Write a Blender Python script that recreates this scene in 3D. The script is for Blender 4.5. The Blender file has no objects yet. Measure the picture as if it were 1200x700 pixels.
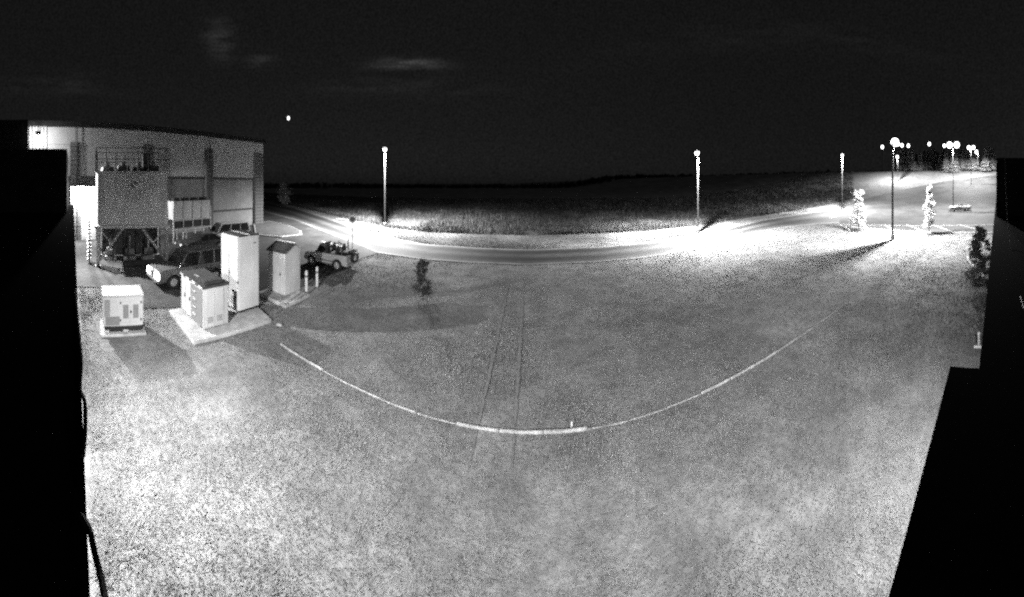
import bpy, bmesh, math, random
import numpy as np
from mathutils import Vector, Matrix

random.seed(7); RNG = np.random.default_rng(7)
SC = bpy.context.scene
COL = SC.collection
R = math.radians

# ------------------------------------------------------------------ camera
HC = 5.6                    # camera height above the lawn
F = 345.0                   # pixels per radian of the 1200-pixel wide cylindrical panorama
Y0 = 215.0                  # row of the horizon
cam = bpy.data.cameras.new('camera')
cam.type = 'PANO'
cam.panorama_type = 'CENTRAL_CYLINDRICAL'
cam.central_cylindrical_radius = 1.0
cam.central_cylindrical_range_u_min = -600.0 / F
cam.central_cylindrical_range_u_max = 600.0 / F
cam.central_cylindrical_range_v_min = -(700.0 - Y0) / F
cam.central_cylindrical_range_v_max = Y0 / F
cam.clip_start = 0.02; cam.clip_end = 12000
camo = bpy.data.objects.new('camera', cam); COL.objects.link(camo)
camo.location = (0, 0, HC); camo.rotation_euler = (R(90), 0, 0)
SC.camera = camo

# ------------------------------------------------------------------ night sky, moon, exposure
w = bpy.data.worlds.new('World'); SC.world = w; w.use_nodes = True
nt = w.node_tree; nt.nodes.clear()
def N(t, **k):
    n = nt.nodes.new(t)
    for a, b in k.items(): setattr(n, a, b)
    return n
sky = N('ShaderNodeTexSky', sky_type='NISHITA', sun_disc=False)
sky.sun_elevation = R(4); sky.sun_rotation = R(150)
bw = N('ShaderNodeRGBToBW'); nt.links.new(sky.outputs[0], bw.inputs[0])
tc = N('ShaderNodeTexCoord'); mp = N('ShaderNodeMapping'); mp.inputs['Scale'].default_value = (3.0, 3.0, 22.0)
nt.links.new(tc.outputs['Generated'], mp.inputs[0])
no = N('ShaderNodeTexNoise'); no.inputs['Scale'].default_value = 2.4; no.inputs['Detail'].default_value = 6
nt.links.new(mp.outputs[0], no.inputs['Vector'])
rp = N('ShaderNodeMapRange'); rp.inputs[1].default_value = .34; rp.inputs[2].default_value = .68; nt.links.new(no.outputs['Fac'], rp.inputs[0])
def mth(op, a, b=None):
    n = N('ShaderNodeMath', operation=op)
    for i, q in enumerate((a, b)):
        if q is None: continue
        if isinstance(q, (int, float)): n.inputs[i].default_value = q
        else: nt.links.new(q, n.inputs[i])
    return n.outputs[0]
def cloud(px, py, wpx, hpx, amp):
    """a wisp of cloud in one direction of the sky"""
    az = (px - 600) / F; el = math.atan((Y0 - py) / F)
    rv = (math.cos(az), -math.sin(az), 0); uv = (-math.sin(az) * math.sin(el), -math.cos(az) * math.sin(el), math.cos(el))
    fv = (math.sin(az) * math.cos(el), math.cos(az) * math.cos(el), math.sin(el)); o = []
    for v_, s_ in ((rv, wpx / F), (uv, hpx / F)):
        d = N('ShaderNodeVectorMath', operation='DOT_PRODUCT'); nt.links.new(tc.outputs['Generated'], d.inputs[0]); d.inputs[1].default_value = v_
        q = mth('DIVIDE', d.outputs['Value'], s_); o.append(mth('MULTIPLY', q, q))
    d = N('ShaderNodeVectorMath', operation='DOT_PRODUCT'); nt.links.new(tc.outputs['Generated'], d.inputs[0]); d.inputs[1].default_value = fv
    front = mth('GREATER_THAN', d.outputs['Value'], 0.0)
    g = mth('EXPONENT', mth('MULTIPLY', mth('ADD', o[0], o[1]), -1.0))
    return mth('MULTIPLY', mth('MULTIPLY', g, front), amp)
cl = cloud(478, 75, 34, 5.5, .05)
for c_ in ((257, 48, 14, 17, .022), (306, 72, 13, 8, .02), (470, 102, 95, 9, .008), (60, 100, 90, 12, .006), (900, 40, 160, 14, .004)): cl = mth('ADD', cl, cloud(*c_))
clouds = mth('MULTIPLY', cl, rp.outputs[0])
m1 = N('ShaderNodeMath', operation='MULTIPLY'); m1.inputs[1].default_value = 0.0016
nt.links.new(bw.outputs[0], m1.inputs[0])
m2 = N('ShaderNodeMath', operation='MULTIPLY'); m2.inputs[1].default_value = 1.0
nt.links.new(clouds, m2.inputs[0])
m3 = N('ShaderNodeMath', operation='ADD'); nt.links.new(m1.outputs[0], m3.inputs[0]); nt.links.new(m2.outputs[0], m3.inputs[1])
m4 = N('ShaderNodeMath', operation='ADD'); nt.links.new(m3.outputs[0], m4.inputs[0]); m4.inputs[1].default_value = 0.0052
gn = N('ShaderNodeTexNoise'); gn.inputs['Scale'].default_value = 190.0; gn.inputs['Detail'].default_value = 2.0
nt.links.new(tc.outputs['Generated'], gn.inputs['Vector'])
gr = N('ShaderNodeMapRange'); gr.inputs[1].default_value = .3; gr.inputs[2].default_value = .7; gr.inputs[3].default_value = .6; gr.inputs[4].default_value = 1.5
nt.links.new(gn.outputs['Fac'], gr.inputs[0])
m5 = N('ShaderNodeMath', operation='MULTIPLY'); nt.links.new(m4.outputs[0], m5.inputs[0]); nt.links.new(gr.outputs[0], m5.inputs[1])
bg = N('ShaderNodeBackground'); bg.inputs['Strength'].default_value = 1.0
nt.links.new(m5.outputs[0], bg.inputs['Color'])
wo = N('ShaderNodeOutputWorld'); nt.links.new(bg.outputs[0], wo.inputs[0])

moon_fill = bpy.data.lights.new('moon_fill', 'SUN'); moon_fill.energy = 0.05; moon_fill.angle = R(0.5)  # weak sun lamp added as ambient fill; no moon is in view
mo = bpy.data.objects.new('moon_fill', moon_fill); COL.objects.link(mo)
mo.rotation_euler = (R(50), 0, R(150))

vs = SC.view_settings
vs.view_transform = 'Standard'; vs.look = 'None'; vs.exposure = 0.0; vs.gamma = 1.0; vs.use_curve_mapping = False
SC.cycles.use_denoising = False
SC.cycles.max_bounces = 3; SC.cycles.diffuse_bounces = 1; SC.cycles.glossy_bounces = 2
SC.cycles.caustics_reflective = False; SC.cycles.caustics_refractive = False
SC.cycles.sample_clamp_indirect = 2.0
SC.cycles.filter_width = 2.3

# lamp powers (watts)
P_ROAD = 115000.0; P_LOT = 22000.0; P_FLOOD = 1000.0; P_WALL = 1350.0

# ------------------------------------------------------------------ places
def terrain(x, y):
    """height of the ground: flat lawn, car park climbing gently to the right"""
    q = np.maximum(0.0, np.asarray(x, float) - 45.0)
    z = 0.0019 * q * q
    z = np.where(q > 75, 0.0019 * 75 * 75 + (q - 75) * 0.02, z)
    return z
def ang(px): return (px - 600.0) / F
def dirn(px): a = ang(px); return np.array([math.sin(a), math.cos(a)])
def G(px, py, z=None):
    """ground point that was surveyed from picture column px, row py"""
    d = dirn(px); s = (py - Y0) / F
    if z is not None:
        r = (HC - z) / s; return (d[0] * r, d[1] * r)
    r = 2.0
    while r < 400:
        x, y = d * r
        if HC - s * r <= float(terrain(x, y)): break
        r += 0.1
    return (d[0] * r, d[1] * r)
def AT(px, r): d = dirn(px); return (d[0] * r, d[1] * r)
WN = np.array([math.sin(R(4.5)), math.cos(R(4.5))])      # outward normal of the camera's own building
WT = np.array([math.cos(R(4.5)), -math.sin(R(4.5))])     # along its front
def OWN(t, n): p = WT * t + WN * n; return (p[0], p[1])

def inpoly(x, y, poly):
    x = np.asarray(x); y = np.asarray(y); c = np.zeros(x.shape, bool)
    n = len(poly); j = n - 1
    for i in range(n):
        xi, yi = poly[i]; xj, yj = poly[j]
        if yi != yj:
            c ^= ((yi > y) != (yj > y)) & (x < (xj - xi) * (y - yi) / (yj - yi) + xi)
        j = i
    return c

# ------------------------------------------------------------------ materials
def mat(name, v, rough=0.8, var=0.25, scale=4.0, bump=0.0, bscale=30.0, metal=0.0, streak=None, attr=None, spec=0.3, stain=0.0):
    m = bpy.data.materials.new(name); m.use_nodes = True
    t = m.node_tree; b = t.nodes['Principled BSDF']
    b.inputs['Roughness'].default_value = rough; b.inputs['Metallic'].default_value = metal
    b.inputs['Specular IOR Level'].default_value = spec
    co = t.nodes.new('ShaderNodeTexCoord')
    mpn = t.nodes.new('ShaderNodeMapping'); t.links.new(co.outputs['Object'], mpn.inputs[0])
    if streak: mpn.inputs['Scale'].default_value = streak
    nz = t.nodes.new('ShaderNodeTexNoise'); nz.inputs['Scale'].default_value = scale; nz.inputs['Detail'].default_value = 6; nz.inputs['Roughness'].default_value = 0.65
    t.links.new(mpn.outputs[0], nz.inputs['Vector'])
    mr = t.nodes.new('ShaderNodeMapRange'); mr.inputs[1].default_value = 0.3; mr.inputs[2].default_value = 0.7
    mr.inputs[3].default_value = v * (1 - var); mr.inputs[4].default_value = v * (1 + var)
    t.links.new(nz.outputs['Fac'], mr.inputs[0])
    out = mr.outputs[0]
    if stain:
        n2 = t.nodes.new('ShaderNodeTexNoise'); n2.inputs['Scale'].default_value = scale * 0.21; n2.inputs['Detail'].default_value = 4
        t.links.new(co.outputs['Object'], n2.inputs['Vector'])
        r2 = t.nodes.new('ShaderNodeMapRange'); r2.inputs[1].default_value = 0.35; r2.inputs[2].default_value = 0.65
        r2.inputs[3].default_value = 1 - stain; r2.inputs[4].default_value = 1 + stain
        t.links.new(n2.outputs['Fac'], r2.inputs[0])
        mu = t.nodes.new('ShaderNodeMath'); mu.operation = 'MULTIPLY'; t.links.new(out, mu.inputs[0]); t.links.new(r2.outputs[0], mu.inputs[1]); out = mu.outputs[0]
    if attr:
        at = t.nodes.new('ShaderNodeAttribute'); at.attribute_name = attr
        mu = t.nodes.new('ShaderNodeMath'); mu.operation = 'MULTIPLY'; t.links.new(out, mu.inputs[0]); t.links.new(at.outputs['Fac'], mu.inputs[1]); out = mu.outputs[0]
    t.links.new(out, b.inputs['Base Color'])
    if bump:
        n3 = t.nodes.new('ShaderNodeTexNoise'); n3.inputs['Scale'].default_value = bscale; n3.inputs['Detail'].default_value = 5
        t.links.new(co.outputs['Object'], n3.inputs['Vector'])
        bp = t.nodes.new('ShaderNodeBump'); bp.inputs['Strength'].default_value = bump; bp.inputs['Distance'].default_value = 0.03
        t.links.new(n3.outputs['Fac'], bp.inputs['Height']); t.links.new(bp.outputs[0], b.inputs['Normal'])
    return m
def emit(name, s):
    m = bpy.data.materials.new(name); m.use_nodes = True
    b = m.node_tree.nodes['Principled BSDF']
    b.inputs['Base Color'].default_value = (.8, .8, .8, 1)
    b.inputs['Emission Color'].default_value = (1, 1, 1, 1); b.inputs['Emission Strength'].default_value = s
    m.cycles.emission_sampling = 'NONE'
    return m

M = {
 'soil': mat('lawn_soil', .18, .95, .30, 5, .6, 18, attr='ground_tone', stain=.2),
 'rut': mat('worn_track_soil', .155, .95, .3, 6, .4, 25),
 'blade': mat('grass_blade', .20, .8, .12, 3, attr='tone', stain=.12, spec=.1),
 'weed': mat('weed_stalk', .20, .8, .2, 1.0, attr='tone', stain=.4),
 'asphalt': mat('asphalt', .05, .85, .35, 2.2, .35, 60, stain=.35),
 'road': mat('road_asphalt', 1.0, .8, .22, 1.2, .25, 50, attr='tone', stain=.2),
 'lot': mat('lot_asphalt', .055, .85, .25, 1.5, .25, 60, attr='tone', stain=.3),
 'concrete': mat('concrete', .42, .85, .25, 3, .3, 40, stain=.2),
 'kerb': mat('edging_concrete', .38, .85, .45, 5, .4, 40, stain=.25),
 'paint': mat('line_paint', .78, .7, .25, 6, .1, 40, stain=.25),
 'panel': mat('pale_metal_panel', .44, .55, .08, 1.2, .03, 8, stain=.10),
 'wall2': mat('grey_render', .22, .8, .15, 1.0, .15, 30, stain=.15),
 'block': mat('brown_block', .12, .9, .35, 6, .4, 40),
 'roof': mat('dark_roof_edge', .02, .7, .3, 3),
 'bitumen': mat('bitumen_roof', .004, .95, .4, 2, spec=.02),
 'galv': mat('galvanised_steel', .42, .5, .2, 3, .05, 20, metal=.2, stain=.2),
 'tank': mat('tank_sheet', .55, .6, .12, 2.5, .05, 10, streak=(1, 1, .12), stain=.12),
 'darkmetal': mat('dark_metal', .05, .6, .3, 4, .1, 20),
 'pole': mat('lamp_pole_steel', .06, .6, .2, 3),
 'cab': mat('cabinet_cream', .58, .55, .10, 3, .04, 14, streak=(1, 1, .15), stain=.14),
 'cab2': mat('cabinet_pale', .48, .55, .12, 3, .04, 14, streak=(1, 1, .15), stain=.15),
 'cabroof': mat('cabinet_roof_felt', .045, .85, .35, 5, .3, 30),
 'gen': mat('generator_paint', .50, .5, .06, 3, .03, 20, stain=.06),
 'grille': mat('grille_grey', .20, .6, .15, 8),
 'black': mat('black_rubber', .02, .7, .3, 6),
 'tyre': mat('tyre_rubber', .025, .8, .3, 8),
 'rim': mat('alloy_rim', .55, .35, .1, 5, metal=.4),
 'paintw': mat('car_paint_white', .48, .3, .05, 2, stain=.05, spec=.5),
 'paints': mat('car_paint_silver', .45, .3, .06, 2, stain=.05, spec=.5),
 'paintg': mat('car_paint_grey', .10, .3, .08, 2, stain=.08, spec=.5),
 'paintd': mat('car_paint_dark', .05, .3, .1, 2, spec=.5),
 'glass': mat('tinted_glass', .018, .06, .2, 3, spec=.6),
 'seat': mat('seat_cloth', .05, .9, .3, 8),
 'signw': mat('sign_white', .75, .6, .06, 4),
 'signg': mat('sign_grey', .12, .6, .1, 4),
 'leaf': mat('leaf', .22, .7, .3, 6, attr='tone'),
 'leafp': mat('pale_leaf', .5, .7, .25, 6, attr='tone'),
 'leaff': mat('feathery_needles', .24, .8, .3, 6, attr='tone'),
 'leafd': mat('dark_needles', .045, .8, .3, 6, attr='tone'),
 'bark': mat('bark', .10, .9, .4, 8, .5, 30),
 'wood': mat('distant_foliage', .07, .95, .4, .5, attr='tone'),
 'cable': mat('black_cable', .012, .6, .2, 6, spec=.1),
 'wire': mat('steel_wire', .10, .5, .2, 6),
 'lens': emit('lamp_lens', 6.0), 'lensfar': emit('far_lamp_lens', 6.0), 'headlight': emit('headlight_lens', 14.0),
 'star': emit('star_glow', 2.2),
}

# ------------------------------------------------------------------ mesh helpers
class MB:
    def __init__(s): s.v = []; s.f = []
    def add(s, vs, fs):
        o = len(s.v); s.v += [tuple(map(float, p)) for p in vs]; s.f += [tuple(i + o for i in q) for q in fs]; return s
    def box(s, c, d, rz=0.0):
        x, y, z = d[0] / 2, d[1] / 2, d[2] / 2; cs, sn = math.cos(rz), math.sin(rz); P = []
        for dz in (-z, z):
            for dx, dy in ((-x, -y), (x, -y), (x, y), (-x, y)):
                P.append((c[0] + dx * cs - dy * sn, c[1] + dx * sn + dy * cs, c[2] + dz))
        return s.add(P, [(3, 2, 1, 0), (4, 5, 6, 7), (0, 1, 5, 4), (1, 2, 6, 5), (2, 3, 7, 6), (3, 0, 4, 7)])
    def prism(s, poly, z0, z1):
        n = len(poly); P = [(x, y, z0) for x, y in poly] + [(x, y, z1) for x, y in poly]
        a = sum(poly[i][0] * poly[(i + 1) % n][1] - poly[(i + 1) % n][0] * poly[i][1] for i in range(n))
        fs = [tuple(range(n))[::-1], tuple(range(n, 2 * n))] + [(i, (i + 1) % n, n + (i + 1) % n, n + i) for i in range(n)]
        if a < 0: fs = [q[::-1] for q in fs]
        return s.add(P, fs)
    def hexa(s, P): return s.add(P, [(3, 2, 1, 0), (4, 5, 6, 7), (0, 1, 5, 4), (1, 2, 6, 5), (2, 3, 7, 6), (3, 0, 4, 7)])
    def cyl(s, p0, p1, r0, r1=None, n=10, cap=True):
        r1 = r0 if r1 is None else r1
        a = Vector(p0); b = Vector(p1); d = (b - a).normalized()
        u = d.orthogonal().normalized(); v = d.cross(u); P = []
        for c, r in ((a, r0), (b, r1)):
            for i in range(n):
                t = 2 * math.pi * i / n; P.append(c + u * (r * math.cos(t)) + v * (r * math.sin(t)))
        fs = [(i, (i + 1) % n, n + (i + 1) % n, n + i) for i in range(n)]
        if cap: fs += [tuple(range(n))[::-1], tuple(range(n, 2 * n))]
        return s.add(P, fs)
    def tube(s, pts, r, n=6):
        for a, b in zip(pts[:-1], pts[1:]): s.cyl(a, b, r, r, n)
        return s
    def ball(s, c, rx, ry, rz, n=14, m=9):
        P = []; fs = []
        for j in range(m + 1):
            ph = math.pi * j / m
            for i in range(n):
                t = 2 * math.pi * i / n
                P.append((c[0] + rx * math.sin(ph) * math.cos(t), c[1] + ry * math.sin(ph) * math.sin(t), c[2] + rz * math.cos(ph)))
        for j in range(m):
            for i in range(n): fs.append((j * n + i, (j + 1) * n + i, (j + 1) * n + (i + 1) % n, j * n + (i + 1) % n))
        return s.add(P, fs)
    def plate(s, P, t):
        """a quad or polygon of thickness t, P in order"""
        a, b, c = Vector(P[0]), Vector(P[1]), Vector(P[2]); nn = (b - a).cross(c - a).normalized() * t
        n = len(P); V = [Vector(p) for p in P] + [Vector(p) + nn for p in P]
        return s.add(V, [tuple(range(n))[::-1], tuple(range(n, 2 * n))] + [(i, (i + 1) % n, n + (i + 1) % n, n + i) for i in range(n)])
    def build(s, name, m, parent=None, bevel=0.0, smooth=False, seg=1):
        me = bpy.data.meshes.new(name); me.from_pydata(s.v, [], s.f)
        if bevel or smooth:
            bm = bmesh.new(); bm.from_mesh(me)
            if smooth: bmesh.ops.remove_doubles(bm, verts=bm.verts, dist=1e-5)
            if bevel:
                es = [e for e in bm.edges if len(e.link_faces) == 2 and e.calc_face_angle(0) > .5]
                bmesh.ops.bevel(bm, geom=es, offset=bevel, segments=seg, affect='EDGES', clamp_overlap=True)
            bm.to_mesh(me); bm.free()
        if smooth:
            me.polygons.foreach_set('use_smooth', [True] * len(me.polygons)); me.set_sharp_from_angle(angle=R(38))
        me.materials.append(M[m] if isinstance(m, str) else m)
        o = bpy.data.objects.new(name, me); COL.objects.link(o)
        if parent: o.parent = parent
        return o
def tag(o, label=None, cat=None, group=None, kind=None):
    if label: o['label'] = label
    if cat: o['category'] = cat
    if group: o['group'] = group
    if kind: o['kind'] = kind
    return o
def thing(name, loc, label, cat, rz=0.0, group=None):
    o = bpy.data.objects.new(name, None); COL.objects.link(o); o.empty_display_size = .2
    o.location = loc; o.rotation_euler = (0, 0, rz); return tag(o, label, cat, group)
def copy_tree(o, parent=None):
    c = o.copy(); COL.objects.link(c); c.parent = parent
    for ch in list(o.children): copy_tree(ch, c)
    return c
def npmesh(name, V, Fc, m, tone=None, attr='tone'):
    me = bpy.data.meshes.new(name)
    V = np.asarray(V, np.float32); Fc = np.asarray(Fc, np.int32); k = Fc.shape[1]
    me.vertices.add(len(V)); me.vertices.foreach_set('co', V.ravel())
    me.loops.add(Fc.size); me.loops.foreach_set('vertex_index', Fc.ravel())
    me.polygons.add(len(Fc)); me.polygons.foreach_set('loop_start', np.arange(0, Fc.size, k, dtype=np.int32))
    me.update(calc_edges=True)
    if tone is not None:
        a = me.attributes.new(attr, 'FLOAT', 'POINT'); a.data.foreach_set('value', np.asarray(tone, np.float32))
    me.materials.append(M[m])
    return me
def link(name, me, parent=None):
    o = bpy.data.objects.new(name, me); COL.objects.link(o)
    if parent: o.parent = parent
    return o

def vnoise(x, y, s, seed):
    """smooth value noise in 0..1"""
    rs = np.random.default_rng(seed); T = rs.random((64, 64))
    u = np.asarray(x) / s; v = np.asarray(y) / s
    iu = np.floor(u).astype(int); iv = np.floor(v).astype(int); fu = u - iu; fv = v - iv
    fu = fu * fu * (3 - 2 * fu); fv = fv * fv * (3 - 2 * fv)
    a = T[iu % 64, iv % 64]; b = T[(iu + 1) % 64, iv % 64]; c = T[iu % 64, (iv + 1) % 64]; d = T[(iu + 1) % 64, (iv + 1) % 64]
    return (a * (1 - fu) + b * fu) * (1 - fv) + (c * (1 - fu) + d * fu) * fv

# ------------------------------------------------------------------ ground plan
ROAD_NEAR = [(443, 297), (500, 305), (560, 309), (620, 311), (700, 308), (760, 302), (820, 292), (850, 283), (880, 274), (920, 267), (960, 263), (990, 262)]
ROAD_FAR = [(290, 232), (345, 244), (400, 261), (450, 278), (500, 287), (560, 291), (620, 293), (700, 290), (760, 284), (820, 275), (860, 266), (900, 257), (960, 247), (1010, 240)]
YARD_EDGE = [(84, 336), (165, 338), (168, 362), (207, 361), (302, 348), (320, 345), (360, 335), (373, 328), (412, 313), (418, 305), (443, 297)]
LOT_NEAR = [(985, 265), (1046, 271), (1100, 273), (1165, 273), (1200, 273)]
LOT_FAR = [(985, 243), (1010, 234), (1060, 222), (1110, 212), (1165, 205.5), (1200, 203)]
def interp(pts, x): return float(np.interp(x, [p[0] for p in pts], [p[1] for p in pts]))
yard_w = [G(*p) for p in YARD_EDGE]
near_w = [G(*p) for p in ROAD_NEAR]; far_w = [G(*p) for p in ROAD_FAR]
lotn_w = [G(*p) for p in LOT_NEAR]
LAWN = yard_w + near_w[1:-1] + lotn_w + [OWN(36, 0.0), OWN(-16, 0.0)]
TRACKS = [(G(597, 330), G(548, 555)), (G(614, 330), G(600, 560))]
def trackdist(x, y):
    d = np.full(np.shape(x), 9.0)
    for a, b in TRACKS:
        ax, ay = a; bx, by = b; L2 = (bx - ax) ** 2 + (by - ay) ** 2
        t = np.clip(((x - ax) * (bx - ax) + (y - ay) * (by - ay)) / L2, 0, 1)
        d = np.minimum(d, np.hypot(x - ax - t * (bx - ax), y - ay - t * (by - ay)))
    return d

def ground():
    rs = [0.0, .5, 1, 1.5, 2]
    while rs[-1] < 20: rs.append(rs[-1] + .5)
    while rs[-1] < 6000: rs.append(rs[-1] * 1.03)
    rs = np.array(rs[1:]); A = np.linspace(0, 2 * np.pi, 361)[:-1]
    rr, aa = np.meshgrid(rs, A, indexing='ij'); X = rr * np.sin(aa); Y = rr * np.cos(aa)
    Z = terrain(X, Y)
    Z = Z + np.where(rr > 40, 0, (vnoise(X, Y, 2.3, 3) - .5) * .03) - .02
    n, m = X.shape; V = np.stack([X, Y, Z], -1).reshape(-1, 3)
    i = np.arange(n - 1)[:, None] * m; j = np.arange(m)[None]; j2 = (j + 1) % m
    Fq = np.stack([i + j, i + m + j, i + m + j2, i + j2], -1).reshape(-1, 4)[:, ::-1]
    x = V[:, 0]; y = V[:, 1]
    ground_tone = (.8 + .4 * vnoise(x, y, 3.1, 5)) * (.85 + .3 * vnoise(x, y, .6, 6))
    # beyond the road: mown verge, then rough field, a darker belt, paler ground far off
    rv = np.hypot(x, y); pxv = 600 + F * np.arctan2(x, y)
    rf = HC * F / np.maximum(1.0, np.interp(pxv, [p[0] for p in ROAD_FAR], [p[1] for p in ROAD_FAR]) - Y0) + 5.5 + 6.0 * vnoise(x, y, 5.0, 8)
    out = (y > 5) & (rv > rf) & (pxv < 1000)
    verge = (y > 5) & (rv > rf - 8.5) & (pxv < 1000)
    ground_tone = np.where(verge, ground_tone * (.3 + .7 * vnoise(x, y, 2.2, 9)), ground_tone)
    ground_tone = np.where(out, ground_tone * np.where(rv < 62, .66, np.where(rv < 97, .23, 1.25)), ground_tone)
    me = npmesh('ground', V, Fq, 'soil', ground_tone, 'ground_tone')
    o = link('ground', me); tag(o, kind='structure')
ground()

def grass():
    N_ = 760000
    # distance drawn so that density falls with distance
    u = RNG.random(N_); r0, r1, k = 1.0, 46.0, .55
    r = (r0 ** k + u * (r1 ** k - r0 ** k)) ** (1 / k)
    a = RNG.uniform(-1.75, 1.75, N_)
    x = r * np.sin(a); y = r * np.cos(a)
    keep = inpoly(x, y, LAWN)
    kd = x * WN[0] + y * WN[1]; keep &= kd > .35
    td = trackdist(x, y); keep &= ~((td < .08) & (RNG.random(N_) < .3))
    for poly in PADS: keep &= ~inpoly(x, y, poly)
    patch = vnoise(x, y, .55, 11) * .6 + vnoise(x, y, 1.9, 12) * .4
    keep &= RNG.random(N_) < .35 + patch
    x, y, r, patch, td = x[keep], y[keep], r[keep], patch[keep], td[keep]; n = len(x)
    h = RNG.uniform(.010, .030, n) * (.55 + .9 * patch) * (1 + r / 26); h *= np.where(td < .11, .6, 1)
    nn = x * WN[0] + y * WN[1]; tt = x * WT[0] + y * WT[1]
    h *= 1 + 3.5 * np.clip((1.5 - nn) / 1.1, 0, 1) * (tt < -1.5) * (vnoise(x, y, .5, 17) > .45)
    wd = RNG.uniform(.003, .006, n) * (1 + r / 7.0)
    az = RNG.uniform(0, 2 * np.pi, n); le = RNG.uniform(.8, 3.0, n) * h; la = RNG.uniform(0, 2 * np.pi, n)
    z = -.035 + terrain(x, y)
    V = np.empty((n, 3, 3)); 
    V[:, 0] = np.stack([x - wd * np.cos(az), y - wd * np.sin(az), z], -1)
    V[:, 1] = np.stack([x + wd * np.cos(az), y + wd * np.sin(az), z], -1)
    V[:, 2] = np.stack([x + le * np.cos(la), y + le * np.sin(la), z + .03 + h], -1)
    tone = np.clip(.60 + .75 * patch + RNG.normal(0, .10, n), .3, 1.7)
    me = npmesh('grass', V.reshape(-1, 3), np.arange(3 * n).reshape(-1, 3), 'blade', np.repeat(tone, 3))
    tag(link('grass', me), 'short mown grass of the lawn in front of the building', 'grass', kind='stuff')

def sheet_loft(name, cols, rows, m, zoff, tonef):
    """cols: list of (near point, far point); a sheet draped over the terrain"""
    V = []; T = []
    for i, (a, b) in enumerate(cols):
        for j in range(rows + 1):
            t = j / rows; x = a[0] + (b[0] - a[0]) * t; y = a[1] + (b[1] - a[1]) * t
            V.append((x, y, float(terrain(x, y)) + zoff)); T.append(tonef(i / (len(cols) - 1), t, x, y))
    n = rows + 1
    Fq = [(i * n + j, i * n + n + j, i * n + n + j + 1, i * n + j + 1) for i in range(len(cols) - 1) for j in range(rows)]
    me = npmesh(name, V, Fq, m, T); return tag(link(name, me), kind='structure')

def roads():
    p = [(-29.3, -9.0), (-14.5, -9.0)] + yard_w + [G(470, 292), G(440, 281), G(390, 262), G(340, 247), G(300, 238), (-45, 48), (-60, 44), (-60, 32), (-31.2, 29)]
    me = bpy.data.meshes.new('yard'); bm = bmesh.new()
    bm.faces.new([bm.verts.new((x, y, .012)) for x, y in p]); bmesh.ops.triangulate(bm, faces=bm.faces[:])
    bmesh.ops.recalc_face_normals(bm, faces=bm.faces[:]); bm.to_mesh(me); bm.free(); me.materials.append(M['asphalt'])
    tag(link('yard', me), kind='structure')
    xs = list(range(443, 991, 12)) 
    near = [(x, interp(ROAD_NEAR, x)) for x in xs]
    cols = []
    for x in (300, 320, 345, 370, 395, 420):      # the road's left arm runs off beside the building's end
        cols.append((G(x, interp([(300, 246), (345, 258), (420, 287), (443, 297)], x)), G(x, interp(ROAD_FAR, x))))
    for x, y in near: cols.append((G(x, y), G(x + (x - 443) * .02, interp(ROAD_FAR, x + (x - 443) * .02))))
    def tn(u, t, x, y):
        b = .10
        lane = min(abs(t - .30), abs(t - .74))
        b = .085 - .06 * math.exp(-(lane / .17) ** 2)
        if t < .06 or t > .94: b = .2
        return b
    sheet_loft('road', cols, 24, 'road', .022, tn)
    cols = []
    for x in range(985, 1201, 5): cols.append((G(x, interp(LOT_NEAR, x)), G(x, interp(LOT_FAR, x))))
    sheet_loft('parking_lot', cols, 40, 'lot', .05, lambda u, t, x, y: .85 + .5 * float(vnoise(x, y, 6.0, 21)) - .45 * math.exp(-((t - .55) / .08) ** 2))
PADS = []
roads()
def ruts():
    for a, b in TRACKS:
        n = 60; V = []; L = math.hypot(b[0] - a[0], b[1] - a[1]); px_, py_ = -(b[1] - a[1]) / L, (b[0] - a[0]) / L
        for i in range(n + 1):
            t = i / n; w_ = (.055 + .03 * math.sin(i * 1.7) * math.sin(i * .6)) * min(1.0, .1 + 3.2 * min(t, 1 - t))
            for s_ in (-1, 1):
                x = a[0] + (b[0] - a[0]) * t + px_ * w_ * s_; y = a[1] + (b[1] - a[1]) * t + py_ * w_ * s_
                V.append((x, y, -.006))
        tag(link('wheel_track', npmesh('wheel_track', V, [(2 * i, 2 * i + 1, 2 * i + 3, 2 * i + 2) for i in range(n)], 'rut')), kind='structure')
ruts()

# ------------------------------------------------------------------ painted lines and kerbs
def strip(name, a, b, wd, zoff, m, h=None, lab=None, cat='line', group=None):
    (ax, ay), (bx, by) = a, b; L = math.hypot(bx - ax, by - ay); n = max(1, int(L / 2)); mb = MB()
    ux, uy = (bx - ax) / L, (by - ay) / L; px, py = -uy * wd / 2, ux * wd / 2
    for i in range(n):
        P = []
        for t in (i / n, (i + 1) / n):
            x = ax + (bx - ax) * t; y = ay + (by - ay) * t
            P.append((x, y, float(terrain(x, y)) + zoff))
        (x0, y0, z0), (x1, y1, z1) = P; hh = h or .003
        mb.hexa([(x0 - px, y0 - py, z0), (x1 - px, y1 - py, z1), (x1 + px, y1 + py, z1), (x0 + px, y0 + py, z0),
                 (x0 - px, y0 - py, z0 + hh), (x1 - px, y1 - py, z1 + hh), (x1 + px, y1 + py, z1 + hh), (x0 + px, y0 + py, z0 + hh)])
    o = mb.build(name, m); tag(o, kind='structure'); return o
strip('stall_line', G(985, 263.5), G(1175, 263.5), .16, .07, 'paint')
for a, b in (((985, 263.8), (997, 271)), ((1010, 264), (1024, 271.5)), ((1036, 264), (1052, 272)), ((1062, 264), (1084, 272)), ((1092, 264), (1116, 272.3)), ((1124, 264), (1156, 272.3))):
    strip('stall_line', G(*a), G(*b), .14, .066, 'paint')
strip('stall_line', G(973, 256), G(988, 250.5), .2, .07, 'paint')
strip('road_line', G(377, 283.5), G(406, 290.5), .16, .030, 'paint')
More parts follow.
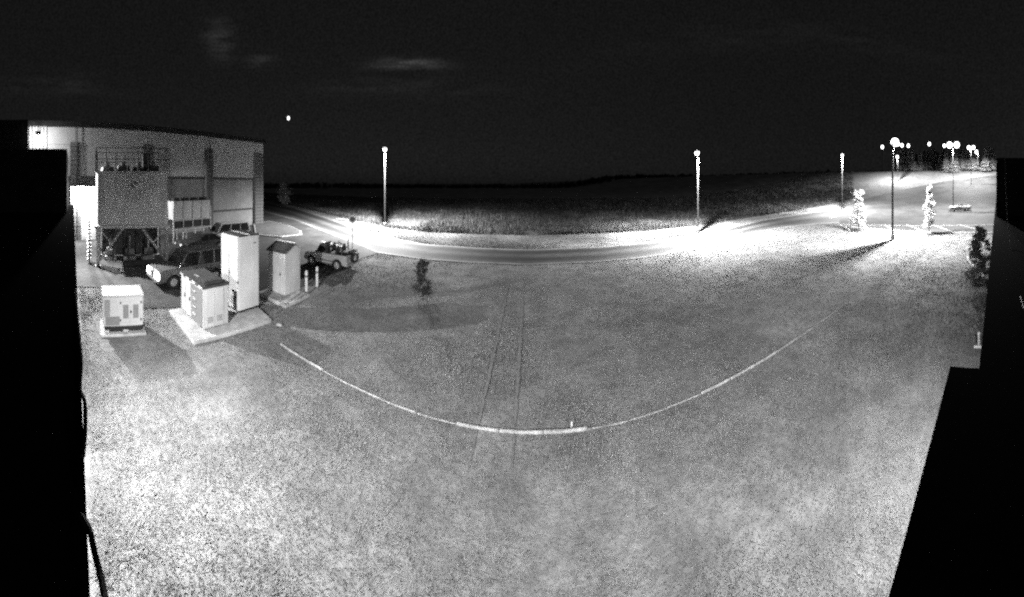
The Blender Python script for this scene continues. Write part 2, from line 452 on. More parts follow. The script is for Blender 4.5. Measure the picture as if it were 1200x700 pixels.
strip('road_line', G(394, 256.5), G(412, 258), .3, .030, 'paint')
for a, b in zip(LOT_NEAR[:-1], LOT_NEAR[1:]): strip('kerb', G(a[0], a[1] + .6), G(b[0], b[1] + .6), .18, 0, 'concrete', .16)
# kerb round the shrub bed on the right
bedpts = [(1134, 302), (1136, 308), (1143, 315), (1151, 323), (1157, 331)]
kb = MB()
for a, b in zip(bedpts[:-1], bedpts[1:]):
    A_, B_ = G(*a), G(*b); kb.cyl((*A_, .05), (*B_, .05), .09, .09, 8)
tag(kb.build('kerb', 'concrete'), kind='structure')

# grass island at the end of the wing
isl = [G(297, 263), G(318, 260), G(340, 266), G(353, 272), G(354, 276.5), G(330, 279), G(299, 276)]
mb = MB().prism(isl, 0, .14); tag(mb.build('traffic_island', 'concrete', bevel=.03), kind='structure')
cx = sum(p[0] for p in isl) / 7; cy = sum(p[1] for p in isl) / 7
isl2 = [(cx + (p[0] - cx) * .93, cy + (p[1] - cy) * .93) for p in isl]
tag(MB().prism(isl2, .13, .17).build('traffic_island_turf', mat('island_turf', .10, .95, .4, 2, .6, 14)), kind='structure')

# straight concrete edging across the lawn, sunk and overgrown in places
def edging():
    root = tag(bpy.data.objects.new('lawn_edging', None), 'thin pale concrete edging line curving right across the lawn', 'edging'); COL.objects.link(root)
    pts = [G(*p) for p in ((330, 403), (377, 434), (393, 444.5), (470, 482), (560, 507), (610, 512), (690, 506.5), (740, 494), (820, 462), (900, 418), (960, 379), (995, 355))]
    # one straight line fitted through the surveyed points
    X = np.array([p[0] for p in pts]); Yv = np.array([p[1] for p in pts]); k2, k, c = np.polyfit(X, Yv, 2)
    x = X[0]
    fy = lambda x_: k2 * x_ * x_ + k * x_ + c
    def px_of(x_): return 600 + F * math.atan2(x_, fy(x_))
    while x < X[-1]:
        L = .985; rz = math.atan(2 * k2 * (x + .5) + k); xm = x + .5 * math.cos(rz); p = px_of(xm)
        if p < 378: w_, z_ = .05, -.012
        elif p < 393: w_, z_ = .05, -.09
        elif p < 545: w_, z_ = .032, random.uniform(-.045, -.018)
        elif p < 705: w_, z_ = .058, -.006
        elif p < 815: w_, z_ = .03, random.uniform(-.055, -.034)
        elif p < 905: w_, z_ = .055, -.008
        else: w_, z_ = .03, random.uniform(-.035, -.015)
        o = MB().box((0, 0, -.05), (L, w_ * random.uniform(.75, 1.15), .18)).build('edging_stone', 'kerb', root, bevel=.008)
        o.location = (xm, fy(xm), z_); o.rotation_euler = (random.uniform(-.03, .03), random.uniform(-.008, .008), rz + random.uniform(-.008, .008))
        x += math.cos(rz)
edging()
tag(MB().cyl((*G(670, 500.5), -.02), (*G(670, 500.5), .07), .018, .018, 8).ball((*G(670, 500.5), .075), .022, .022, .015, 8, 5).build('survey_peg', 'signw'),
    'tiny white peg standing in the lawn just beyond the edging line', 'peg')
tag(MB().box((*G(327, 383), .02), (.22, .1, .1), .5).build('marker_stone', 'kerb', bevel=.02), 'small pale stone lying in the grass right of the concrete slab', 'stone')

# ------------------------------------------------------------------ own building (dark roof the camera stands over)
ownb = thing('roof_building', (0, 0, 0), 'black flat-roofed building under the camera, its dark roof edge framing the picture', 'building')
def ownprism(ts, ns, z0, z1, name, m='bitumen', bev=0.0):
    p = [OWN(ts[0], ns[0]), OWN(ts[1], ns[0]), OWN(ts[1], ns[1]), OWN(ts[0], ns[1])]
    return MB().prism(p, z0, z1).build(name, m, ownb, bevel=bev)
HR = HC - 1.0
ownprism((-14, 40), (-12, -.60), -.1, HR - .30, 'wall')
ownprism((-14.2, 0.0), (-11, .042), HR - .3, HR, 'roof_slab')
ownprism((0.0, 1.585), (-11, .257), HR - .302, HR + .002, 'roof_ledge')
ownprism((1.585, 40), (-11, .10), HR - .3, HR - .004, 'roof_slab')
ownprism((-14, -10), (-5.5, -.2), HR, HC + 1.17, 'roof_enclosure')
ownprism((9, 14), (-7, .04), HR, HC + .78, 'roof_enclosure')
ownprism((.28, .33), (-.75, -.70), HR, HC + 1.2, 'camera_mast')
# wall lamps under the eave light the lawn
def wall_lamp(t, z, power, label, aim=50, spread=164):
    p = OWN(t, -.6); rz = -R(4.5)
    o = thing('wall_lamp', (p[0], p[1], z), label, 'lamp', rz, 'lamps under the eave of the camera building')
    MB().box((0, .06, 0), (.36, .16, .22)).build('housing', 'darkmetal', o, bevel=.02)
    MB().box((0, .15, -.03), (.30, .03, .13)).build('lens', 'lens', o, bevel=.01)
    l = bpy.data.lights.new('wall_lamp_light', 'SPOT'); l.energy = power; l.spot_size = R(spread); l.spot_blend = 1.0; l.shadow_soft_size = .08
    lo = bpy.data.objects.new('wall_lamp_light', l); COL.objects.link(lo); lo.parent = o; lo.location = (0, .22, -.04); lo.rotation_euler = (R(aim), 0, 0)
wall_lamp(-5.4, 3.9, P_WALL * 3.7, 'dark wall lamp under the roof edge left of the camera')
wall_lamp(4.2, 3.9, P_WALL * 2.5, 'dark wall lamp under the roof edge right of the camera')
# cables hanging over the left roof edge and one on the right
def cable(name, pts, r, m, label):
    P = [Vector(p) for p in pts]; out = []
    for i in range(len(P) - 1):
        p0 = P[max(i - 1, 0)]; p1 = P[i]; p2 = P[i + 1]; p3 = P[min(i + 2, len(P) - 1)]
        for s in range(5):
            t = s / 5; out.append(.5 * ((2 * p1) + (-p0 + p2) * t + (2 * p0 - 5 * p1 + 4 * p2 - p3) * t * t + (-p0 + 3 * p1 - 3 * p2 + p3) * t ** 3))
    out.append(P[-1]); return tag(MB().tube(out, r).build(name, m, smooth=True), label, 'cable')
def RP(px, py, h): r = h * F / (py - Y0); x, y = AT(px, r); return (x, y, HC - h)
cable('cable', [RP(88, 340, .99), RP(93, 392, .985), RP(95.5, 425, .98), RP(94, 455, .985), RP(99, 470, .97), RP(100, 500, .975), RP(97, 535, .985)], .009, 'cable', 'black cable looping just off the dark left roof edge, upper of two')
cable('cable', [RP(96, 605, .98), RP(105, 622, .95), RP(110, 645, .95), RP(117, 672, .95), RP(123, 700, .93), RP(128, 730, .9)], .009, 'cable', 'black cable hanging off the dark left roof edge at the bottom corner')
cable('cable', [RP(1200, 362, .86), (*AT(1190, 3.5), HC - .31 * 3.5 ), (*AT(1180, 6), HC - .1 * 6), (*AT(1177, 8.6), HC + .14 * 8.6)], .004, 'wire', 'thin grey guy wire sloping over the dark roof on the right')

# ------------------------------------------------------------------ wing building at the left
def wing():
    root = thing('wing_building', (-28.85, 1.66, 0), 'long pale-panelled building with dark roof edge and block piers behind the raised tank', 'building', rz=math.atan2(1.85, 25.5))
    # local: y runs along the wall away from the camera building, +x faces the yard
    Y_A, Y_B, ZT = -13.0, 25.6, 11.2
    def b(c, d, name, m, bev=0.0, par=root): return MB().box(c, d).build(name, m, par, bevel=bev)
    b((-8, (Y_A + Y_B) / 2, ZT / 2 - .1), (15.6, Y_B - Y_A - .1, ZT), 'wall_core', 'wall2')
    roof = MB().hexa([(-17, Y_A - .5, ZT - .1), (.55, Y_A - .5, ZT - .1), (.55, Y_B + .35, ZT - .1), (-17, Y_B + .35, ZT - .1),
                      (-17, Y_A - .5, ZT + .75), (.45, Y_A - .5, ZT + .45), (.45, Y_B + .3, ZT + .45), (-17, Y_B + .3, ZT + .75)]).build('roof', 'roof', root)
    piers = [-7.0, 0.9, 8.6, 16.4, 24.6]
    # continuous pale band on top, one sheet for each bay
    ys = [Y_A] + piers[:-1] + [Y_B]
    for i in range(len(ys) - 1):
        b((-.06, (ys[i] + ys[i + 1]) / 2, 10.3), (.22, ys[i + 1] - ys[i] - .03, 1.75), 'fascia_panel', 'panel')
    for i, yc in enumerate(piers):
        wd = 1.55 if i == len(piers) - 1 else 1.05
        z = 0.0; k = 0
        while z < 9.3:
            o = b((0, 0, 0), (.5, wd, .43), 'block', 'block', .02); o.location = (.05 + random.uniform(-.012, .012), yc, z + .215); z += .46
            k += 1
        b((-.02, yc, 4.66), (.42, wd - .08, 9.3), 'pier_core', 'wall2')
    for i in range(len(piers) - 1):
        y0, y1 = piers[i] + .53, piers[i + 1] - (.78 if i == 3 else .53)
        n = 3; s = (y1 - y0) / n
        for q in range(n): b((-.10, y0 + s * (q + .5), 7.86), (.20, s - .012, 3.1), 'upper_panel', 'panel')
        b((-.05, (y0 + y1) / 2, 6.2), (.34, y1 - y0 - .01, .2), 'ledge', 'darkmetal')
        for q in range(n): b((-.14, y0 + s * (q + .5), 4.2), (.16, s - .012, 3.75), 'lower_panel', 'wall2')
        b((-.10, (y0 + y1) / 2, 2.22), (.26, y1 - y0 - .01, .14), 'rail', 'darkmetal')
        b((-.16, (y0 + y1) / 2, 1.05), (.14, y1 - y0 - .01, 2.1), 'base_wall', 'wall2')
    for yc in (1.0, 16.35):
        MB().cyl((.36, yc, .2), (.36, yc, ZT - .1), .05, .05, 8).build('downspout', 'darkmetal', root, smooth=True)
    for k in range(6):
        b((.16, -3.55 + k * .30, 10.1), (.22, .15, 2.2), 'louvre_fin', 'panel')
    b((.9, -9.2, 5.7), (2.4, 10.9, 11.3), 'shade_block', 'bitumen')  # added near-black volume standing in for the unlit end of the wall
    # canopy with the yard lamp, door below
    b((.7, 1.9, 5.35), (1.4, 2.9, .16), 'canopy', 'darkmetal', .02)
    d = b((.03, 2.2, 1.15), (.12, 1.5, 2.3), 'door', 'cab2', .02); b((.11, 1.65, 1.1), (.05, .06, .2), 'handle', 'darkmetal', 0, d)
    return root
wing()
flx, fly = -26.5, -1.0
fl = thing('yard_floodlight', (flx, fly, 10.1), 'yard floodlight on an arm high on the near end of the pale building', 'lamp')
MB().box((-.05, 0, .14), (.5, .46, .10)).box((-1.3, 0, .16), (2.3, .06, .06)).box((.22, 0, .02), (.05, .46, .3)).build('housing', 'darkmetal', fl, bevel=.02)
MB().ball((-.04, 0, .07), .10, .16, .06).build('lens', 'lens', fl, smooth=True)
l = bpy.data.lights.new('floodlight_spill', 'POINT'); l.energy = P_FLOOD * .6; l.shadow_soft_size = .15
lo = bpy.data.objects.new('floodlight_spill', l); COL.objects.link(lo); lo.parent = fl; lo.location = (.0, 0, -.22)
l = bpy.data.lights.new('floodlight_beam', 'SPOT'); l.energy = P_FLOOD * 44; l.shadow_soft_size = .2; l.spot_size = R(66); l.spot_blend = 1.0
lo = bpy.data.objects.new('floodlight_beam', l); COL.objects.link(lo); lo.parent = fl; lo.location = (.0, 0, -.24)
lo.rotation_euler = Vector((1, .40, -.72)).to_track_quat('-Z', 'Y').to_euler()
cl_ = thing('canopy_lamp', (-27.75, 3.0, 5.26), 'glaring lamp under the small canopy left of the tank', 'lamp')
MB().box((0, 0, -.05), (.3, 1.1, .1)).build('housing', 'darkmetal', cl_, bevel=.02)
MB().box((0, 0, -.13), (.24, 1.0, .06)).build('lens', 'lens', cl_, bevel=.02)
l = bpy.data.lights.new('canopy_lamp_light', 'POINT'); l.energy = 5000; l.shadow_soft_size = .15
lo = bpy.data.objects.new('canopy_lamp_light', l); COL.objects.link(lo); lo.parent = cl_; lo.location = (.1, 0, -.4)

# ------------------------------------------------------------------ raised tank on braced legs
def tank():
    a = (-19.6, 3.1); bq = (-18.6, 8.0)
    rz = math.atan2(-(bq[0] - a[0]), bq[1] - a[1]); Wd = math.hypot(bq[0] - a[0], bq[1] - a[1])
    root = thing('raised_tank', ((a[0] + bq[0]) / 2, (a[1] + bq[1]) / 2, 0), 'big grey sheet-metal tank on braced legs with a railing and a round sign', 'tank', rz)
    D = 3.2; z0, z1 = 2.72, 6.35; h = Wd / 2
    rc = .55; rp_ = []
    for cxs, cys, a0 in ((-rc, h - rc, 0), (-D + rc, h - rc, 90), (-D + rc, -h + rc, 180), (-rc, -h + rc, 270)):
        for q in range(7): rp_.append((cxs + rc * math.cos(R(a0 + q * 15)), cys + rc * math.sin(R(a0 + q * 15))))
    MB().prism(rp_, z0, z1).build('body', 'tank', root, smooth=True)
    n = 5; s = (Wd - 1.1) / n
    for k in range(n):
        MB().box((.005, -h + .55 + s * (k + .5), (z0 + z1) / 2 + .55), (.05, s - .035, z1 - z0 - 1.3)).build('sheet_panel', 'tank', root, bevel=.008)
    for k in range(3):
        MB().box((.008, -h + .55 + (Wd - 1.1) / 3 * (k + .5), z0 + .55), (.06, (Wd - 1.1) / 3 - .05, .8)).build('lower_panel', 'tank', root, bevel=.008)
    MB().box((-D / 2, 0, z0 - .06), (D + .16, Wd + .16, .2)).build('bottom_beam', 'galv', root, bevel=.02)
    MB().box((-D / 2, 0, z1 + .03), (D + .1, Wd + .1, .1)).build('rim', 'galv', root, bevel=.02)
    MB().cyl((.10, -.5, z0 + .2), (.10, -.5, z1 - 1.6), .05, .05, 8).build('level_pipe', 'signw', root, smooth=True)
    MB().box((.055, .0, 4.25), (.03, .13, .32)).build('notice', 'signw', root)
    # round sign: white ring with a bar over a dark disc
    sg = MB().cyl((.05, .05, 5.55), (.075, .05, 5.55), .33, .33, 24).build('round_sign', 'signg', root)
    ring = MB()
    for i in range(24):
        t0, t1 = 2 * math.pi * i / 24, 2 * math.pi * (i + 1) / 24; P = []
        for xx in (.076, .092):
            for r_, t in ((.25, t0), (.36, t0), (.36, t1), (.25, t1)): P.append((xx, .05 + r_ * math.cos(t), 5.55 + r_ * math.sin(t)))
        ring.hexa(P)
    ring.build('sign_ring', 'signw', sg)
    c, sn = math.cos(R(45)), math.sin(R(45)); P = []
    for xx in (.077, .090):
        for du, dv in ((-.27, -.05), (.27, -.05), (.27, .05), (-.27, .05)): P.append((xx, .05 - (du * c - dv * sn), 5.55 + du * sn * 1 + dv * c))
    MB().hexa(P).build('sign_bar', 'signw', sg)
    for x in (-.15, -D + .15):
        for y in (-h + .15, h - .15):
            g = MB().box((x, y, z0 / 2 - .05), (.2, .2, z0 - .1)).build('leg', 'galv', root, bevel=.01)
            MB().box((x, y, .02), (.45, .45, .05)).build('foot_plate', 'galv', g)
        for sy in (-1, 1):
            MB().cyl((x, sy * (h - 1.9), z0 - .1), (x, sy * (h - .25), .35), .09, .09, 8).build('brace', 'galv', root, smooth=True)
            MB().cyl((x, sy * (h - .25), z0 - .2), (x - .0, sy * (h - 1.1), 1.5), .05, .05, 8).build('brace', 'galv', root, smooth=True)
    for y in (-1.3, -.2, .7): MB().cyl((-1.2, y, .1), (-1.2, y, z0), .05, .05, 8).build('drain_pipe', 'darkmetal', root, smooth=True)
    MB().box((-D + .3, 0, 1.25), (.12, Wd - .7, 2.3)).build('shade_panel', 'darkmetal', root)  # added dark sheet standing in for the shade beneath the tank
    for y in (-1.5, -.1, 1.3):
        p_ = MB().cyl((-1.9, y - .3, .55), (-1.9, y + .35, .55), .28, .28, 14).build('pump', 'grille', root, smooth=True)
        MB().cyl((-1.9, y, .7), (-1.9, y, 1.7), .08, .08, 8).build('pump_pipe', 'galv', p_, smooth=True); MB().box((-1.9, y, .14), (.6, .9, .26)).build('pump_base', 'concrete', p_)
    # railing
    def rail(p, q, name='rail'): return MB().cyl(p, q, .028, .028, 6).build(name, 'darkmetal', root)
    zt = 8.0
    for x in (-.05, -D + .05):
        for z in (zt, 7.25): rail((x, -h, z), (x, h, z))
        for k in range(8): rail((x, -h + Wd * k / 7, z1), (x, -h + Wd * k / 7, zt), 'rail_post')
    for y in (-h, h):
        for z in (zt, 7.25): rail((-D + .05, y, z), (-.05, y, z))
        for k in (1, 2, 3): rail((-D + .05 + k * .78, y, z1), (-D + .05 + k * .78, y, zt), 'rail_post')
    # fans and motors on top
    for k, y in enumerate((-1.7, -.55, .6, 1.6)):
        f_ = MB().cyl((-1.6, y, z1), (-1.6, y, z1 + .42 + .1 * (k % 2)), .52, .46, 16).build('fan_cowl', 'darkmetal', root, smooth=True)
        MB().box((-1.6, y, z1 + .62), (.28, .36, .32)).build('fan_motor', 'grille', f_, bevel=.03)
    MB().box((-2.4, 1.2, z1 + .75), (.7, .55, 1.4)).build('stack_pipe', 'darkmetal', root, bevel=.03)
    # side stair
    st = MB()
    for k in range(10): st.box((-.9 + .02 * k, -h - .5 - .0, .3 + k * .27), (.7, .28, .04))
    st.box((-.55, -h - .5, 1.5), (.05, .08, 3.0)).box((-1.25, -h - .5, 1.5), (.05, .08, 3.0))
    st.build('ladder', 'galv', root)
tank()

# ------------------------------------------------------------------ condenser bank between the tank and the building
def condenser():
    c = AT(222, 29.0)
    root = thing('condenser_bank', (c[0], c[1], 0), 'row of pale condenser panels on a steel stand right of the tank', 'condenser', -ang(222) * 0 + R(8))
    for k in range(4):
        y = -1.65 + k * 1.1
        p = MB().box((0, y, 3.05), (1.1, 1.04, 1.75)).build('panel', 'cab2', root, bevel=.02)
        MB().cyl((0, y, 3.93), (0, y, 4.22), .42, .40, 14).build('fan', 'black', p, smooth=True)
        MB().box((.02, y, 1.70), (1.0, .9, .66)).build('coil_opening', 'black', root, bevel=.02)
    for k in range(5):
        y = -2.2 + k * 1.1
        for x in (-.5, .56): MB().box((x, y, 1.65), (.09, .09, 3.3)).build('leg', 'galv', root)
    for z in (1.25, 2.12): MB().box((.60, 0, z), (.08, 4.5, .1)).build('beam', 'galv', root)
condenser()

# ------------------------------------------------------------------ generator
def generator():
    x0, y0 = -10.55, 2.7
    root = thing('generator', (x0, y0, 0), 'pale boxy generator with grille doors on a low pad', 'generator', R(-9))
    MB().box((-.5, 0, .03), (1.25, 1.7, .10)).build('pad', 'concrete', root, bevel=.015)
    MB().box((-.52, 0, .20), (.9, 1.4, .2)).build('skid', 'black', root)
    for y in (-.62, .1): MB().box((-.06, y, .13), (.08, .2, .06)).build('skid_foot', 'gen', root)
    MB().box((-.52, 0, .86), (1.04, 1.5, 1.1)).build('body', 'gen', root, bevel=.025, seg=2)
    MB().box((-.52, 0, 1.435), (1.10, 1.56, .05)).build('lid', 'gen', root, bevel=.015)
    MB().box((.005, -.60, .98), (.02, .2, .62)).build('grille', 'grille', root)
    MB().box((.006, -.40, .52), (.022, .52, .32)).build('grille', 'grille', root)
    for k in range(9): MB().box((.018, -.60, .72 + k * .065), (.02, .19, .012)).build('louvre', 'gen', root)
    for y in (.09, .46):
        d = MB().box((.006, y, .84), (.025, .34, .78)).build('door', 'gen', root, bevel=.008)
        MB().box((.024, y, .86), (.015, .2, .5)).build('grille', 'grille', d)
    for y, z in ((-.11, 1.19), (.66, 1.19), (-.11, .55), (.66, .55)): MB().box((.03, y, z), (.04, .035, .06)).build('hinge', 'black', root)
    MB().box((.035, .275, .85), (.04, .05, .08)).build('handle', 'black', root)
generator()

# ------------------------------------------------------------------ slab, cabinets, shed
slab = [(-9.02, 4.80), (-8.66, 8.15), (-11.55, 9.0), (-11.75, 5.05)]; PADS.append(slab)
tag(MB().prism(slab, -.05, .11).build('concrete_slab', 'concrete', bevel=.02), 'pale concrete slab carrying the two cabinets by the parked cars', 'slab')
pad2 = [(-9.2, 9.5), (-9.2, 11.25), (-11.35, 11.35), (-11.3, 9.65)]; PADS.append(pad2)
tag(MB().prism(pad2, -.05, .12).build('concrete_slab', 'concrete', bevel=.02), 'small square concrete slab under the gabled white shed', 'slab')
PADS.append([(-9.6, 1.75), (-9.6, 3.65), (-11.8, 3.65), (-11.8, 1.75)])

def tall_cabinet():
    root = thing('tall_cabinet', (-10.56, 7.98, .11), 'tall narrow cream cabinet with dark flat top on the larger slab', 'cabinet', R(-2))
    MB().box((0, 0, .05), (1.22, .98, .1)).build('plinth', 'black', root)
    MB().box((0, 0, 1.66), (1.32, 1.12, 3.12)).build('body', 'cab', root, bevel=.015)
    for x in (-.33, .33): MB().box((x, -.575, 1.66), (.64, .04, 3.02)).build('door', 'cab', root, bevel=.01)
    MB().box((.03, -.605, 1.6), (.03, .03, .22)).build('handle', 'darkmetal', root)
    for x in (-.33, .33):
        for k in range(5): MB().box((x, -.60, .35 + k * .07), (.36, .02, .03)).build('vent_slat', 'grille', root)
    MB().box((.665, 0, 1.66), (.02, .98, 2.96)).build('side_panel', 'cab', root, bevel=.008)
    MB().box((.68, .3, 2.9), (.02, .1, .05)).build('lock', 'darkmetal', root)
    for y in (-.28, .28): MB().box((0, y, 3.245), (1.38, .54, .06)).build('roof_panel', 'cabroof', root, bevel=.01)
    MB().box((0, 0, 3.25), (1.38, .05, .085)).build('roof_ridge', 'cab', root)
tall_cabinet()
def low_cabinet():
    root = thing('low_cabinet', (-10.55, 6.02, .11), 'low wide cabinet with dark lid and pale double doors on the larger slab', 'cabinet', R(-3))
    MB().box((0, .06, .78), (2.12, 1.1, 1.5)).build('body', 'cab2', root, bevel=.015)
    MB().box((0, 0, .015), (2.0, .9, .05)).build('plinth', 'black', root)
    for k, x in enumerate((-.72, -.22)): 
        d = MB().box((x - .02, -.51, .78), (.46, .05, 1.38)).build('door', 'cab', root, bevel=.01); MB().box((x + .17, -.55, .8), (.03, .04, .16)).build('handle', 'darkmetal', d)
    MB().box((.55, -.505, .78), (.86, .035, 1.4)).build('louvre_panel', 'grille', root, bevel=.008)
    for k in range(4): MB().box((.35, -.535, .35 + k * .3), (.25, .03, .05)).build('louvre', 'cab2', root)
    for y in (-.2, .2): MB().box((1.07, y, .78), (.03, .38, 1.38)).build('end_panel', 'cab2', root, bevel=.008)
    for y in (-.2, .2):
        for k in range(4): MB().box((1.09, y, .25 + k * .06), (.015, .24, .025)).build('vent_slat', 'grille', root)
    lid = MB().box((0, .06, 1.58), (2.22, 1.2, .10)).build('lid', 'cabroof', root, bevel=.02)
    MB().box((.62, .02, 1.70), (.7, .86, .14)).build('hatch', 'cabroof', lid, bevel=.05, seg=2)
    MB().box((-.2, -.15, 1.645), (.4, .05, .03)).build('lift_handle', 'galv', lid)
    for k in range(4): MB().box((-.9 + k * .6, -.545, 1.58), (.3, .02, .05)).build('lid_clip', 'signw', lid)
low_cabinet()
def shed():
    root = thing('gabled_shed', (-10.6, 10.86, .12), 'small white shed with a dark gabled roof on its own square slab', 'shed', R(2))
    hw = .58; e, pk = 2.1, 2.42
    MB().prism([(-.58, -hw), (.58, -hw), (.58, hw), (-.58, hw)], 0, e).build('wall', 'cab', root, bevel=.01)
    for sx in (-.575, .555): MB().plate([(sx, -hw, e - .01), (sx, hw, e - .01), (sx, .12, pk - .03)], .02).build('gable', 'cab', root)
    MB().hexa([(-.66, -hw - .08, e - .06), (.66, -hw - .08, e - .06), (.66, .12, pk), (-.66, .12, pk), (-.66, -hw - .08, e), (.66, -hw - .08, e), (.66, .12, pk + .06), (-.66, .12, pk + .06)]).build('roof_slope', 'cabroof', root)
    MB().hexa([(-.66, .12, pk), (.66, .12, pk), (.66, hw + .06, e - .05), (-.66, hw + .06, e - .05), (-.66, .12, pk + .06), (.66, .12, pk + .06), (.66, hw + .06, e + .01), (-.66, hw + .06, e + .01)]).build('roof_slope', 'cab2', root)
    MB().box((0, .12, pk + .06), (1.34, .1, .05)).build('ridge_cap', 'signw', root, bevel=.01)
    d = MB().box((-.02, -hw - .015, 1.0), (.8, .04, 1.85)).build('door', 'cab', root, bevel=.01); MB().box((.30, -hw - .05, 1.0), (.04, .04, .14)).build('handle', 'darkmetal', d)
shed()
for px, py, lab in ((359, 342, 'white bollard post nearest the gabled shed'), (371.5, 336, 'white bollard post nearest the open-topped car')):
    x, y = G(px, py)
    o = thing('bollard', (x, y, 0), lab, 'bollard', group='bollards by the car park')
    MB().cyl((0, 0, -.1), (0, 0, 1.02), .07, .07, 12).ball((0, 0, 1.02), .07, .07, .05, 12, 6).build('post', 'signw', o, smooth=True)
    MB().cyl((0, 0, .72), (0, 0, .84), .074, .074, 12).build('band', 'grille', o, smooth=True)

# ------------------------------------------------------------------ cars
def wheel(root, x, y, r, wd):
    s = 1 if y > 0 else -1
    mb = MB(); n = 22; prof = [(r * .62, -wd / 2), (r * .93, -wd / 2), (r, -wd * .33), (r, wd * .33), (r * .93, wd / 2), (r * .62, wd / 2)]
    P = []; fs = []
    for i in range(n):
        t = 2 * math.pi * i / n
        for rr, yy in prof: P.append((rr * math.cos(t), yy, rr * math.sin(t)))
    k = len(prof)
    for i in range(n):
        for j in range(k): fs.append((i * k + j, i * k + (j + 1) % k, ((i + 1) % n) * k + (j + 1) % k, ((i + 1) % n) * k + j))
    w_ = mb.add(P, fs).build('wheel', 'tyre', root, smooth=True); w_.location = (x, y, r)
    rm = MB().cyl((0, -wd * .30, 0), (0, wd * .30, 0), r * .63, r * .63, 20)
    for i in range(5):
        t = 2 * math.pi * i / 5
        rm.cyl((0, s * wd * .36, 0), (r * .58 * math.cos(t), s * wd * .36, r * .58 * math.sin(t)), r * .11, r * .08, 6)
    rm.cyl((0, s * wd * .3, 0), (0, s * wd * .45, 0), r * .16, r * .12, 10)
    rm.build('rim', 'rim', w_)
    return w_
